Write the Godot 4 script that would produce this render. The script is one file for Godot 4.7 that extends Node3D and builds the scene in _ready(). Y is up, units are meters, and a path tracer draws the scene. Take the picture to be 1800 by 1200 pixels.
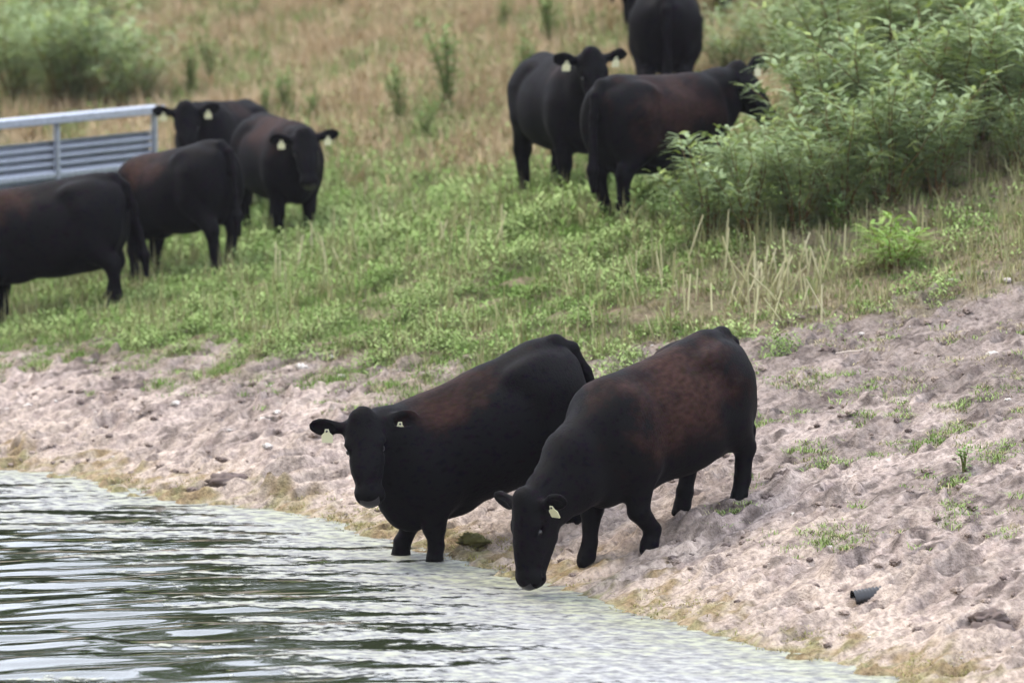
extends Node3D
# Black cattle drinking at a pond bank, overcast day. Metres, y up, water level at y = 0.

const DV := Vector2(0.577, 0.817)      # along the shore, towards the camera's right
const NV := Vector2(0.817, -0.577)     # away from the water, up the bank
const OV := Vector2(0.0, -31.94)
const SHORE := [[-6.72, -0.42], [-6.19, -0.08], [-4.87, -0.16], [-4.27, -0.1], [-3.63, 0.28], [-2.71, 0.32], [-1.67, 0.1], [-0.93, 0.1], [0.0, 0.0], [0.83, -0.1], [1.7, -0.26], [2.73, -0.32], [3.62, -0.32], [4.55, -0.38]]
const MUD := [[-30.0, 1.6], [-13.0, 1.6], [-10.3, 2.0], [-8.4, 2.55], [-5.8, 2.4], [-4.3, 2.4], [-3.7, 2.9], [-2.5, 4.0], [-2.0, 4.9], [-1.4, 5.6], [1.0, 6.2], [30.0, 6.4]]

var rng := RandomNumberGenerator.new()
var n_big := FastNoiseLite.new()
var n_mid := FastNoiseLite.new()
var n_fine := FastNoiseLite.new()
var n_wave := FastNoiseLite.new()
var n_patch := FastNoiseLite.new()
var taken := {}
var mats := {}

# ---------------------------------------------------------------- helpers
func numbered(called: String) -> String:
	if not taken.has(called):
		taken[called] = 0
		return called
	taken[called] += 1
	return "%s_%03d" % [called, taken[called]]

func tag(o: Node3D, label: String, category: String, group := "", kind := "") -> void:
	if label: o.set_meta("label", label)
	if category: o.set_meta("category", category)
	if group: o.set_meta("group", group)
	if kind: o.set_meta("kind", kind)

func thing(called: String, label: String, category: String, at := Vector3.ZERO, turn := 0.0, group := "") -> Node3D:
	var o := Node3D.new()
	o.name = numbered(called)
	add_child(o)
	o.position = at
	o.rotation.y = turn
	tag(o, label, category, group)
	return o

func part(called: String, mesh: Mesh, mat: Material, parent: Node) -> MeshInstance3D:
	var o := MeshInstance3D.new()
	o.name = called if parent != self else numbered(called)
	o.mesh = mesh
	o.material_override = mat
	parent.add_child(o, true)
	return o

class MB:
	var v := PackedVector3Array()
	var n := PackedVector3Array()
	var c := PackedColorArray()
	var uv := PackedVector2Array()
	var i := PackedInt32Array()
	var col := Color.WHITE
	func add(p: Vector3, nn: Vector3) -> int:
		v.append(p); n.append(nn); c.append(col)
		return v.size() - 1
	func tri(a: int, b: int, d: int) -> void:
		i.append(a); i.append(b); i.append(d)
	func quad(a: int, b: int, d: int, e: int) -> void:
		i.append(a); i.append(b); i.append(d); i.append(a); i.append(d); i.append(e)
	func flat_quad(a: Vector3, b: Vector3, d: Vector3, e: Vector3) -> void:
		var nn := (d - a).cross(b - a).normalized()
		quad(add(a, nn), add(b, nn), add(d, nn), add(e, nn))
	func box(t: Transform3D, s: Vector3, bev := 0.0) -> void:
		var h := s * 0.5
		for ax in 3:
			for sg in [-1.0, 1.0]:
				var nn := Vector3.ZERO
				nn[ax] = sg
				var u := Vector3.ZERO
				var w := Vector3.ZERO
				u[(ax + 1) % 3] = 1.0
				w[(ax + 2) % 3] = sg
				var hu: float = h[(ax + 1) % 3] - bev
				var hw: float = h[(ax + 2) % 3] - bev
				var cc: Vector3 = nn * h[ax]
				var wn := (t.basis * nn).normalized()
				var q := []
				for k in [[-1, -1], [-1, 1], [1, 1], [1, -1]]:
					q.append(add(t * (cc + u * hu * k[0] + w * hw * k[1]), wn))
				quad(q[0], q[1], q[2], q[3])
		if bev > 0.0:
			for ax in 3:
				var b1 := (ax + 1) % 3
				var b2 := (ax + 2) % 3
				for s1 in [-1.0, 1.0]:
					for s2 in [-1.0, 1.0]:
						var a0 := Vector3.ZERO
						a0[ax] = h[ax] - bev
						var p1 := Vector3.ZERO
						p1[b1] = s1 * h[b1]; p1[b2] = s2 * (h[b2] - bev)
						var p2 := Vector3.ZERO
						p2[b1] = s1 * (h[b1] - bev); p2[b2] = s2 * h[b2]
						var nn := Vector3.ZERO
						nn[b1] = s1; nn[b2] = s2
						nn = (t.basis * nn).normalized()
						quad(add(t * (p1 - a0), nn), add(t * (p1 + a0), nn), add(t * (p2 + a0), nn), add(t * (p2 - a0), nn))
	func tube(pts: Array, rad: Array, sides := 6, caps := true) -> void:
		var last := -1
		var right := Vector3.ZERO
		for k in pts.size():
			var d: Vector3 = (pts[mini(k + 1, pts.size() - 1)] - pts[maxi(k - 1, 0)]).normalized()
			if k == 0:
				right = d.cross(Vector3(0.13, 0.31, 0.94)).normalized()
			right = (right - d * right.dot(d)).normalized()
			var up := d.cross(right)
			var first := v.size()
			for s in sides:
				var a := TAU * s / sides
				var o := right * cos(a) + up * sin(a)
				add(pts[k] + o * rad[k], o)
			if last >= 0:
				for s in sides:
					quad(last + s, first + s, first + (s + 1) % sides, last + (s + 1) % sides)
			elif caps:
				var m := add(pts[k], -d)
				for s in sides:
					tri(m, first + s, first + (s + 1) % sides)
			last = first
			if k == pts.size() - 1 and caps:
				var m := add(pts[k], d)
				for s in sides:
					tri(m, first + (s + 1) % sides, first + s)
	func blade(p0: Vector3, side: Vector3, p1: Vector3, p2: Vector3, w: float) -> void:
		var nn := (p2 - p0).cross(side).normalized()
		var a := add(p0 - side * w * 0.5, nn)
		var b := add(p0 + side * w * 0.5, nn)
		var d := add(p1 + side * w * 0.42, nn)
		var e := add(p1 - side * w * 0.42, nn)
		var t := add(p2, nn)
		quad(a, b, d, e)
		tri(e, d, t)
	func leaf(p0: Vector3, dir: Vector3, side: Vector3, l: float, w: float) -> void:
		var nn := dir.cross(side).normalized()
		var a := add(p0, nn)
		var b := add(p0 + dir * l * 0.45 + side * w * 0.5 - nn * w * 0.12, nn)
		var d := add(p0 + dir * l, nn)
		var e := add(p0 + dir * l * 0.45 - side * w * 0.5 - nn * w * 0.12, nn)
		quad(a, b, d, e)
	func mesh() -> ArrayMesh:
		var ar := []
		ar.resize(Mesh.ARRAY_MAX)
		ar[Mesh.ARRAY_VERTEX] = v
		ar[Mesh.ARRAY_NORMAL] = n
		ar[Mesh.ARRAY_COLOR] = c
		if uv.size() == v.size(): ar[Mesh.ARRAY_TEX_UV] = uv
		ar[Mesh.ARRAY_INDEX] = i
		var m := ArrayMesh.new()
		m.add_surface_from_arrays(Mesh.PRIMITIVE_TRIANGLES, ar)
		return m

func noise(seed_: int, freq: float, octaves: int, gain := 0.5) -> FastNoiseLite:
	var n := FastNoiseLite.new()
	n.noise_type = FastNoiseLite.TYPE_SIMPLEX_SMOOTH
	n.seed = seed_
	n.frequency = freq
	n.fractal_type = FastNoiseLite.FRACTAL_FBM if octaves > 1 else FastNoiseLite.FRACTAL_NONE
	n.fractal_octaves = octaves
	n.fractal_gain = gain
	return n

func noise_tex(seed_: int, freq: float, size: int, normal := false, strength := 6.0, ramp: Gradient = null, octaves := 5) -> NoiseTexture2D:
	var t := NoiseTexture2D.new()
	t.width = size
	t.height = size
	t.seamless = true
	var n := noise(seed_, freq, octaves, 0.55)
	t.noise = n
	if ramp: t.color_ramp = ramp
	if normal:
		t.as_normal_map = true
		t.bump_strength = strength
	return t

func mat(rough: float, spec := 0.5) -> StandardMaterial3D:
	var m := StandardMaterial3D.new()
	m.roughness = rough
	m.metallic_specular = spec
	m.vertex_color_use_as_albedo = true
	return m

func lin(r: float, g: float, b: float) -> Color:
	return Color(r, g, b).linear_to_srgb()

func table(t: Array, x: float) -> float:
	if x <= t[0][0]: return t[0][1]
	for k in range(1, t.size()):
		if x <= t[k][0]:
			return lerpf(t[k - 1][1], t[k][1], (x - t[k - 1][0]) / (t[k][0] - t[k - 1][0]))
	return t[-1][1]

# ---------------------------------------------------------------- the lie of the land
func shore(v: float) -> float:
	if v < -6.72: return -0.42 - 0.0 * v
	return (table(SHORE, v - 0.2) + table(SHORE, v) * 2.0 + table(SHORE, v + 0.2)) * 0.25

func xz(u: float, v: float) -> Vector2:
	return OV + DV * v + NV * (u + shore(v))

func to_uv(x: float, z: float) -> Vector2:
	var p := Vector2(x, z) - OV
	var v := p.dot(DV)
	return Vector2(p.dot(NV) - shore(v), v)

func base_height(u: float, v: float) -> float:
	var s := 0.155 + 0.135 * smoothstep(-15.0, -4.0, v)
	if u < 0.0:
		return -0.22 * minf(-u, 4.0) + maxf(-u - 13.0, 0.0) * 0.62
	var a := minf(u, 24.0)
	return s * a + maxf(a - 8.0, 0.0) * 0.06 + maxf(u - 24.0, 0.0) * 0.01

func mud_edge(v: float) -> float:
	return table(MUD, v)

func mudness(u: float, v: float) -> float:
	return 1.0 - smoothstep(-0.75, 0.85, u - mud_edge(v) + 1.0 * n_patch.get_noise_2d(u * 1.5, v * 1.5) + 0.5 * n_mid.get_noise_2d(u * 1.5 + 40.0, v * 1.5))

func relief(u: float, v: float, mud: float) -> float:
	if u < -2.0: return 0.0
	var wob := n_mid.get_noise_2d(u * 0.6 + 15.0, v * 0.6) * 0.35
	var a := n_big.get_noise_2d(v * 2.2 + wob, u * 0.8) * 0.05
	var b := absf(n_mid.get_noise_2d(v * 1.7 + wob, u * 0.55)) * -0.075 + 0.02
	var c := n_fine.get_noise_2d(v * 1.1, u * 0.65) * 0.034
	var low := smoothstep(-0.4, 0.5, u)
	return (a + (b + c) * lerpf(0.3, 1.0, mud)) * lerpf(0.45, 1.0, low) * (1.0 if u < 14.0 else 2.0)

func ground_uv(u: float, v: float) -> float:
	return base_height(u, v) + relief(u, v, mudness(u, v))

func ground(x: float, z: float) -> float:
	var q := to_uv(x, z)
	return ground_uv(q.x, q.y)

# A pixel of the 1800 x 1200 photograph gives a direction; the place is where that direction meets the bank.
const CAM := Vector3(0.0, 5.26, 0.0)
func ray(px: float, py: float) -> Vector3:
	var p := atan(900.0 / 8000.0)
	var a := (px - 900.0) / 8000.0
	var b := -(py - 600.0) / 8000.0
	return Vector3(a, b * cos(p) - sin(p), -(cos(p) + b * sin(p)))

func hit(px: float, py: float) -> Vector3:
	var r := ray(px, py)
	var t := 24.0
	while t < 140.0:
		var p := CAM + r * t
		var q := to_uv(p.x, p.z)
		if p.y < base_height(q.x, q.y): break
		t += 0.04
	var e := CAM + r * t
	return Vector3(e.x, ground(e.x, e.z), e.z)

func wave(x: float, z: float, du: float) -> float:
	var amp := smoothstep(0.5, 2.6, du)
	amp = amp * 0.95 + 0.05
	var w := n_wave.get_noise_2d(x * 0.75, (z + 0.28 * x) * 2.7) * 0.0135
	w += n_wave.get_noise_2d(x * 1.7 + 50.0, (z + 0.28 * x) * 5.2) * 0.0032
	return w * amp

# ---------------------------------------------------------------- build
func _ready() -> void:
	rng.seed = 20240
	n_big = noise(11, 0.9, 3)
	n_mid = noise(23, 1.9, 3)
	n_fine = noise(37, 7.0, 3, 0.6)
	n_wave = noise(41, 1.0, 1)
	n_patch = noise(53, 0.55, 3)

	var cam := Camera3D.new()
	cam.name = "camera"
	add_child(cam)
	cam.position = CAM
	cam.rotation.x = -atan(900.0 / 8000.0)
	cam.near = 0.5
	cam.far = 1500.0
	var lens := CameraAttributesPhysical.new()
	lens.frustum_focal_length = 250.0
	lens.frustum_focus_distance = 32.0
	lens.exposure_aperture = 250.0 / 95.0
	cam.attributes = lens
	cam.fov = rad_to_deg(2.0 * atan(600.0 / 8000.0))

	var env := Environment.new()
	env.background_mode = Environment.BG_SKY
	var sky := Sky.new()
	var sm := ProceduralSkyMaterial.new()
	sm.sky_top_color = Color(0.90, 0.93, 1.0)
	sm.sky_horizon_color = Color(0.93, 0.95, 0.99)
	sm.sky_curve = 0.2
	sm.ground_bottom_color = Color(0.3, 0.3, 0.25)
	sm.ground_horizon_color = Color(0.8, 0.82, 0.84)
	sm.sun_angle_max = 1.0
	sm.energy_multiplier = 1.25
	sky.sky_material = sm
	env.sky = sky
	env.tonemap_mode = Environment.TONE_MAPPER_LINEAR
	env.tonemap_exposure = 3.05
	env.fog_enabled = true
	env.fog_density = 0.00018
	env.fog_light_color = Color(0.95, 0.95, 1.0)
	env.sdfgi_enabled = true
	env.ssao_enabled = true
	env.ssil_enabled = true
	var we := WorldEnvironment.new()
	we.name = "world_environment"
	we.environment = env
	add_child(we)

	var sun := DirectionalLight3D.new()
	sun.name = "sun"
	sun.light_energy = 0.4
	sun.light_angular_distance = 20.0
	sun.light_color = Color(1.0, 0.96, 0.9)
	sun.shadow_enabled = true
	add_child(sun)
	sun.look_at_from_position(Vector3(-9.0, 20.0, -6.0), Vector3.ZERO)

	make_materials()
	make_ground()
	make_water()
	make_trees()
	make_shrubs()
	make_grass()
	make_feeder()
	make_cattle()
	make_small_things()

func make_materials() -> void:
	var m := mat(0.95, 0.25)
	var g := Gradient.new()
	g.set_color(0, lin(0.5, 0.49, 0.49))
	g.set_color(1, lin(1.0, 1.0, 1.0))
	g.set_offset(0, 0.28)
	g.set_offset(1, 0.62)
	m.albedo_texture = noise_tex(5, 0.018, 1024, false, 0.0, g, 6)
	m.uv1_triplanar = true
	m.uv1_world_triplanar = true
	m.uv1_scale = Vector3(0.9, 0.9, 0.9)
	m.normal_enabled = true
	m.normal_texture = noise_tex(6, 0.05, 1024, true, 14.0)
	m.normal_scale = 1.0
	mats.ground = m
	m = mat(0.03, 0.55)
	m.vertex_color_use_as_albedo = false
	m.albedo_color = lin(0.018, 0.023, 0.011)
	mats.water = m
	m = mat(0.6, 0.13)
	m.normal_enabled = true
	m.normal_texture = noise_tex(8, 0.035, 256, true, 3.0)
	m.normal_scale = 0.9
	m.uv1_triplanar = true
	m.uv1_scale = Vector3(5, 5, 5)
	m.rim_enabled = true
	m.rim = 0.015
	m.rim_tint = 0.3
	mats.hide = m
	m = mat(0.12, 0.5)
	mats.eye = m
	m = mat(0.3, 0.5)
	mats.nose = m
	m = mat(0.5, 0.4)
	mats.tag = m
	m = mat(0.75, 0.3)
	m.backlight_enabled = true
	m.backlight = Color(0.6, 0.6, 0.45)
	mats.leaf = m
	m = mat(0.85, 0.2)
	m.backlight_enabled = true
	m.backlight = Color(0.35, 0.35, 0.3)
	mats.grass = m
	m = mat(0.9, 0.2)
	mats.stem = m
	m = mat(0.42, 0.5)
	m.vertex_color_use_as_albedo = false
	m.albedo_color = lin(0.5, 0.54, 0.62)
	m.metallic = 0.5
	var gg := Gradient.new()
	gg.set_color(0, lin(0.6, 0.6, 0.6))
	gg.set_color(1, lin(1, 1, 1))
	m.albedo_texture = noise_tex(15, 0.03, 256, false, 0.0, gg)
	m.uv1_triplanar = true
	m.uv1_scale = Vector3(2, 2, 2)
	mats.zinc = m
	m = mat(0.45, 0.5)
	m.vertex_color_use_as_albedo = false
	m.albedo_color = lin(0.006, 0.006, 0.007)
	mats.plastic = m

func cspan(a: Color, b: Color, t: float) -> Color:
	return a.lerp(b, clampf(t, 0.0, 1.0))

func ground_color(u: float, v: float, mud: float) -> Color:
	var p := n_patch.get_noise_2d(u * 2.2 + 9.0, v * 2.2)
	var q := n_mid.get_noise_2d(u * 1.4 + 90.0, v * 3.0)
	var r := n_fine.get_noise_2d(u * 0.8, v * 0.8 + 70.0)
	var dry := cspan(Color(0.25, 0.20, 0.175), Color(0.41, 0.345, 0.305), 0.5 + q * 0.9 + r * 0.9)
	dry = dry.lerp(Color(0.20, 0.165, 0.145), 0.75 * smoothstep(2.0, 4.0, u + p * 1.5) * smoothstep(-5.0, -2.5, v))
	dry = dry * (1.0 + 0.45 * n_patch.get_noise_2d(u * 0.9 + 60.0, v * 2.4))
	var dark := Color(0.12, 0.095, 0.085)
	var c := dry.lerp(dark, smoothstep(0.15, 0.42, q * 0.9 + r * 0.6 + p * 0.35))
	# pale dried scum left by the falling water
	var crust := smoothstep(2.0, 0.3, u + p * 1.2) * smoothstep(-0.35, 0.3, r + q + 0.25)
	c = c.lerp(Color(0.47, 0.385, 0.315), crust * 0.75)
	# green and ochre weed along the water's edge
	var weed := smoothstep(0.42, -0.02, u + 0.5 * p + 0.45 * q + 0.25 * r)
	c = c.lerp(cspan(Color(0.24, 0.175, 0.09), Color(0.19, 0.185, 0.075), 0.5 + 1.4 * r + p), weed * 0.85)
	var soil := cspan(Color(0.13, 0.12, 0.065), Color(0.20, 0.16, 0.105), 0.5 + q + p)
	var straw := cspan(Color(0.31, 0.235, 0.15), Color(0.22, 0.185, 0.10), 0.5 + p * 1.5)
	soil = soil.lerp(straw, smoothstep(8.5, 11.0, u + p))
	return soil.lerp(c, mud)

func make_ground() -> void:
	var us := []
	var vs := []
	var x := -0.7
	while x < 6.6:
		us.append(x)
		x += 0.028
	var st := 0.03
	while x < 420.0:
		us.append(x)
		st *= 1.045
		x += st
	for d in [-0.9, -1.2, -1.6, -2.2, -3.0, -4.0, -6.0, -13.0, -15.0, -17.0, -20.0, -24.0, -40.0, -90.0, -400.0]:
		us.push_front(d)
	x = -15.0
	while x < 7.0:
		vs.append(x)
		x += 0.036
	st = 0.04
	while x < 420.0:
		vs.append(x)
		st *= 1.12
		x += st
	x = -15.0
	st = 0.04
	while x > -420.0:
		st *= 1.05
		x -= st
		vs.push_front(x)
	var nu := us.size()
	var nv := vs.size()
	var hh := PackedFloat32Array()
	hh.resize(nu * nv)
	var cc := PackedColorArray()
	cc.resize(nu * nv)
	for j in nv:
		var v: float = vs[j]
		for i in nu:
			var u: float = us[i]
			var m := mudness(u, v) if u > -3.0 and u < 12.0 and absf(v) < 60.0 else (1.0 if u < 0.0 else 0.0)
			hh[j * nu + i] = base_height(u, v) + relief(u, v, m)
			cc[j * nu + i] = ground_color(u, v, m)
	# hoof prints, pressed in on the water side and heaved up above
	var r := RandomNumberGenerator.new()
	r.seed = 77
	var i0 := us.find(-0.7)
	i0 = 0
	while us[i0] < -0.69: i0 += 1
	var j0 := 0
	while vs[j0] < -14.99: j0 += 1
	var prints := []
	for k in 1300:
		var v := r.randf_range(-14.0, 6.8)
		var u := r.randf_range(-0.1, minf(mud_edge(v) + 0.6, 6.0))
		prints.append([u, v, r.randf_range(0.045, 0.10), 0.02 + 0.11 * pow(r.randf(), 1.6)])
	for p in [[1280, 908, 0.17, 0.2], [1420, 830, 0.15, 0.18], [1475, 862, 0.14, 0.10], [1510, 990, 0.13, 0.16], [1390, 1066, 0.15, 0.17], [1690, 1000, 0.18, 0.2], [1740, 1105, 0.2, 0.22], [1600, 1020, 0.13, 0.09], [520, 812, 0.16, 0.18], [400, 850, 0.17, 0.07], [560, 850, 0.18, 0.17], [90, 770, 0.16, 0.17], [210, 740, 0.18, 0.08], [1700, 960, 0.15, 0.1], [1235, 915, 0.14, 0.1], [1140, 930, 0.13, 0.12], [860, 960, 0.15, 0.05]]:
		var e := hit(p[0], p[1])
		var q := to_uv(e.x, e.z)
		prints.append([q.x, q.y, p[2], p[3]])
	for p in prints:
		var w: float = p[2]
		var ci := i0 + int((p[0] + 0.7) / 0.028)
		var cj := j0 + int((p[1] + 15.0) / 0.036)
		var ri := int(w * 3.2 / 0.028)
		var rj := int(w * 2.4 / 0.036)
		for j in range(maxi(cj - rj, 0), mini(cj + rj + 1, nv)):
			for i in range(maxi(ci - ri, 1), mini(ci + ri + 1, nu)):
				var du: float = (us[i] - p[0]) / (w * 1.25)
				var dv: float = (vs[j] - p[1]) / (w * 0.85)
				var d := sqrt(du * du + dv * dv)
				var pit := -smoothstep(1.15, 0.55, d)
				var rim := smoothstep(0.8, 1.25, d) * smoothstep(2.1, 1.3, d) * (0.35 - 0.35 * du / maxf(d, 0.1))
				hh[j * nu + i] += (pit + rim * 0.7) * p[3]
	var mb := MB.new()
	mb.v.resize(nu * nv)
	mb.n.resize(nu * nv)
	mb.c = cc
	var flat := PackedVector2Array()
	flat.resize(nu * nv)
	for j in nv:
		for i in nu:
			var p := xz(us[i], vs[j])
			mb.v[j * nu + i] = Vector3(p.x, hh[j * nu + i], p.y)
	for j in nv:
		for i in nu:
			var a := mb.v[j * nu + mini(i + 1, nu - 1)] - mb.v[j * nu + maxi(i - 1, 0)]
			var b := mb.v[mini(j + 1, nv - 1) * nu + i] - mb.v[maxi(j - 1, 0) * nu + i]
			var nn := a.cross(b).normalized()
			mb.n[j * nu + i] = nn if nn.y > 0.0 else -nn
	for j in nv - 1:
		for i in nu - 1:
			var a := j * nu + i
			mb.quad(a, a + 1, a + nu + 1, a + nu)
	var g := part("ground", mb.mesh(), mats.ground, self)
	tag(g, "trampled tan mud bank rising from the pond into pasture", "", "", "structure")

func make_water() -> void:
	var us := [-60.0, -30.0, -16.0, -11.0, -9.0, -8.0]
	var x := -7.4
	while x < 0.9:
		us.append(x)
		x += 0.03
	var vs := [-200.0, -90.0, -50.0, -30.0, -22.0, -18.0, -16.0, -15.0]
	x = -14.0
	while x < 9.0:
		vs.append(x)
		x += 0.03
	vs.append_array([9.5, 10.5, 12.0, 15.0, 20.0, 30.0, 60.0, 120.0])
	var mb := MB.new()
	var nu := us.size()
	for j in vs.size():
		for i in nu:
			var p := xz(us[i], vs[j])
			var fine: bool = us[i] > -7.6 and absf(vs[j]) < 14.5
			var y := wave(p.x, p.y, -us[i] - 0.25 * vs[j] * (0.5 if vs[j] > 0.0 else 0.06)) if fine else 0.0
			mb.add(Vector3(p.x, y, p.y), Vector3.UP)
	for j in vs.size():
		for i in nu:
			var a := mb.v[j * nu + mini(i + 1, nu - 1)] - mb.v[j * nu + maxi(i - 1, 0)]
			var b := mb.v[mini(j + 1, vs.size() - 1) * nu + i] - mb.v[maxi(j - 1, 0) * nu + i]
			var nn := a.cross(b).normalized()
			mb.n[j * nu + i] = nn if nn.y > 0.0 else -nn
	for j in vs.size() - 1:
		for i in nu - 1:
			var a := j * nu + i
			mb.quad(a, a + 1, a + nu + 1, a + nu)
	var w := part("water", mb.mesh(), mats.water, self)
	tag(w, "murky rippled pond water", "", "", "structure")
	# floating scum: a thin broken skin over the quiet water along the shore
	var wide := 1024
	var high := 512
	var im := Image.create(wide, high, false, Image.FORMAT_RGBA8)
	var v0 := -13.0
	var v1 := 8.0
	var u0 := -5.0
	var u1 := 0.6
	var nf := noise(61, 9.0, 4, 0.65)
	var ns := noise(67, 1.0, 3, 0.55)
	for py in high:
		var u := lerpf(u0, u1, (py + 0.5) / high)
		for px in wide:
			var v := lerpf(v0, v1, (px + 0.5) / wide)
			var p := xz(u, v)
			var reach := 1.35 + 0.10 * maxf(v + 2.0, 0.0) + 0.42 * maxf(v, 0.0)
			var streak := ns.get_noise_2d(p.x * 0.55, p.y * 2.3)
			var fine := nf.get_noise_2d(p.x * 0.7, p.y * 1.0)
			var d := reach + u
			var a := smoothstep(-0.12, 0.3, d * 0.42 + streak * 1.2 + fine * 0.5 + 0.02)
			var green := clampf(0.15 + streak * 0.6 + fine * 1.3 + 0.5 * smoothstep(-0.8, -0.1, u), 0.0, 1.0)
			var c := Color(0.235, 0.235, 0.235).lerp(Color(0.21, 0.218, 0.155), green) * clampf(1.0 + fine * 0.6, 0.6, 1.3)
			c = c.linear_to_srgb()
			c.a = a * clampf(0.86 + fine * 0.5, 0.0, 1.0)
			im.set_pixel(px, py, c)
	var m := mat(0.5, 0.45)
	m.vertex_color_use_as_albedo = false
	m.albedo_texture = ImageTexture.create_from_image(im)
	m.transparency = BaseMaterial3D.TRANSPARENCY_ALPHA
	m.texture_repeat = false
	m.normal_enabled = true
	m.normal_texture = noise_tex(71, 0.05, 512, true, 5.0)
	m.normal_scale = 0.5
	var fb := MB.new()
	var fu := 110
	var fv := 420
	for j in fv:
		for i in fu:
			var u := lerpf(u0, u1, i / float(fu - 1))
			var v := lerpf(v0, v1, j / float(fv - 1))
			var p := xz(u, v)
			fb.add(Vector3(p.x, wave(p.x, p.y, -u - 0.25 * v * (0.5 if v > 0.0 else 0.06)) + 0.006, p.y), Vector3.UP)
			fb.uv.append(Vector2(j / float(fv - 1), i / float(fu - 1)))
	for j in fv - 1:
		for i in fu - 1:
			var a := j * fu + i
			fb.quad(a, a + 1, a + fu + 1, a + fu)
	var f := part("pond_scum", fb.mesh(), m, self)
	tag(f, "pale grey-green floating scum on the shallows along the shore", "scum", "", "stuff")

# ---------------------------------------------------------------- vegetation
func crown(mb: MB, at: Vector3, rad: Vector3, count: int, size: float, r: RandomNumberGenerator, c0: Color, c1: Color) -> void:
	for k in count:
		var d := Vector3(r.randfn(), r.randfn(), r.randfn()).normalized()
		var p := at + d * rad * pow(r.randf(), 0.4)
		mb.col = c0.lerp(c1, r.randf())
		var dir := (d + Vector3(r.randfn(), r.randfn() - 0.2, r.randfn()) * 0.7).normalized()
		var side := dir.cross(Vector3(r.randfn(), r.randfn(), r.randfn())).normalized()
		mb.leaf(p, dir, side, size * r.randf_range(0.7, 1.3), size * 0.6)

func make_trees() -> void:
	var r := RandomNumberGenerator.new()
	r.seed = 5
	var kinds := []
	for k in 2:
		var st := MB.new()
		st.col = Color(0.07, 0.055, 0.04)
		st.tube([Vector3(0, -0.3, 0), Vector3(0.1, 1.5, 0), Vector3(0, 4, 0.1), Vector3(0.2, 6.5, 0)], [0.24, 0.19, 0.14, 0.05], 8)
		var lf := MB.new()
		for b in 22:
			var a := r.randf() * TAU
			var y := r.randf_range(1.0, 7.6)
			var reach := r.randf_range(0.6, 2.3) * (1.0 - 0.5 * absf(y - 4.0) / 4.0)
			var e := Vector3(cos(a) * reach, y, sin(a) * reach)
			st.tube([Vector3(0, y * 0.7, 0), e * Vector3(0.5, 0.85, 0.5), e], [0.07, 0.05, 0.02], 5)
			crown(lf, e, Vector3(1.2, 0.85, 1.2), 330, 0.2, r, Color(0.03, 0.055, 0.018), Color(0.06, 0.095, 0.03))
		kinds.append([st.mesh(), lf.mesh()])
	var k := 0
	for t in [[-5.0, -74.0, 1.5], [-1.6, -77.0, 1.7], [2.6, -74.0, 1.6], [7.2, -72.0, 1.6], [12.0, -68.0, 1.5], [-13.0, -82.0, 1.7], [-19.0, -84.0, 1.6], [18.0, -62.0, 1.5], [-9.6, -84.0, 1.0]]:
		var o := thing("bank_tree", "leafy green tree on the bank top beyond the cattle, mirrored in the pond", "tree", Vector3(t[0], ground(t[0], t[1]), t[1]), r.randf() * TAU, "trees along the bank top")
		o.scale = Vector3.ONE * t[2]
		part("trunk", kinds[k % 2][0], mats.stem, o)
		part("crown", kinds[k % 2][1], mats.leaf, o)
		k += 1

func feathery_shrub(r: RandomNumberGenerator, stems: int, tall: float, fronds: int, c0 := Color(0.155, 0.22, 0.095), c1 := Color(0.31, 0.385, 0.215)) -> Array:
	var st := MB.new()
	var lf := MB.new()
	st.col = Color(0.13, 0.085, 0.04)
	for s in stems:
		var a := TAU * (s + r.randf() * 0.8) / stems
		var lean := r.randf_range(0.08, 0.75)
		var l := tall * r.randf_range(0.6, 1.05) / sqrt(1.0 + lean * lean * 0.5)
		var out := Vector3(cos(a), 0, sin(a))
		var pts := []
		var rad := []
		for q in 6:
			var f := q / 5.0
			pts.append(out * (lean * l * f * (0.5 + 0.5 * f) + 0.05) + Vector3(0, l * f * (1.0 - 0.12 * f * lean) - 0.05, 0) + Vector3(r.randfn(), 0, r.randfn()) * 0.02)
			rad.append(lerpf(0.011, 0.003, f))
		st.tube(pts, rad, 5)
		for q in fronds:
			var f := pow(r.randf(), 0.6) * 0.9 + 0.1
			var fi := minf(f * 5.0, 4.99)
			var p: Vector3 = pts[int(fi)].lerp(pts[int(fi) + 1], fi - int(fi))
			var b := r.randf() * TAU
			var dir := (Vector3(cos(b), 0, sin(b)) + out * 0.35 + Vector3(0, r.randf_range(-0.15, 0.85), 0)).normalized()
			var side := dir.cross(Vector3.UP).normalized()
			var len := r.randf_range(0.09, 0.19)
			var tone := r.randf()
			lf.col = c0.lerp(c1, tone)
			if r.randf() < 0.15: lf.col = Color(0.30, 0.37, 0.12)
			p += dir * r.randf() * 0.14
			for w in 13:
				var t := (w + 0.6) / 13.0
				var at := p + dir * len * t + Vector3(0, -0.25 * len * t * t, 0)
				var ll := 0.030 * (1.0 - 0.45 * t) * r.randf_range(0.8, 1.2)
				for sg in [-1.0, 1.0]:
					var ld: Vector3 = (side * sg * 0.85 + dir * 0.5 + Vector3(0, 0.12, 0)).normalized()
					lf.leaf(at, ld, dir, ll, 0.009)
	return [st.mesh(), lf.mesh()]

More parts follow.
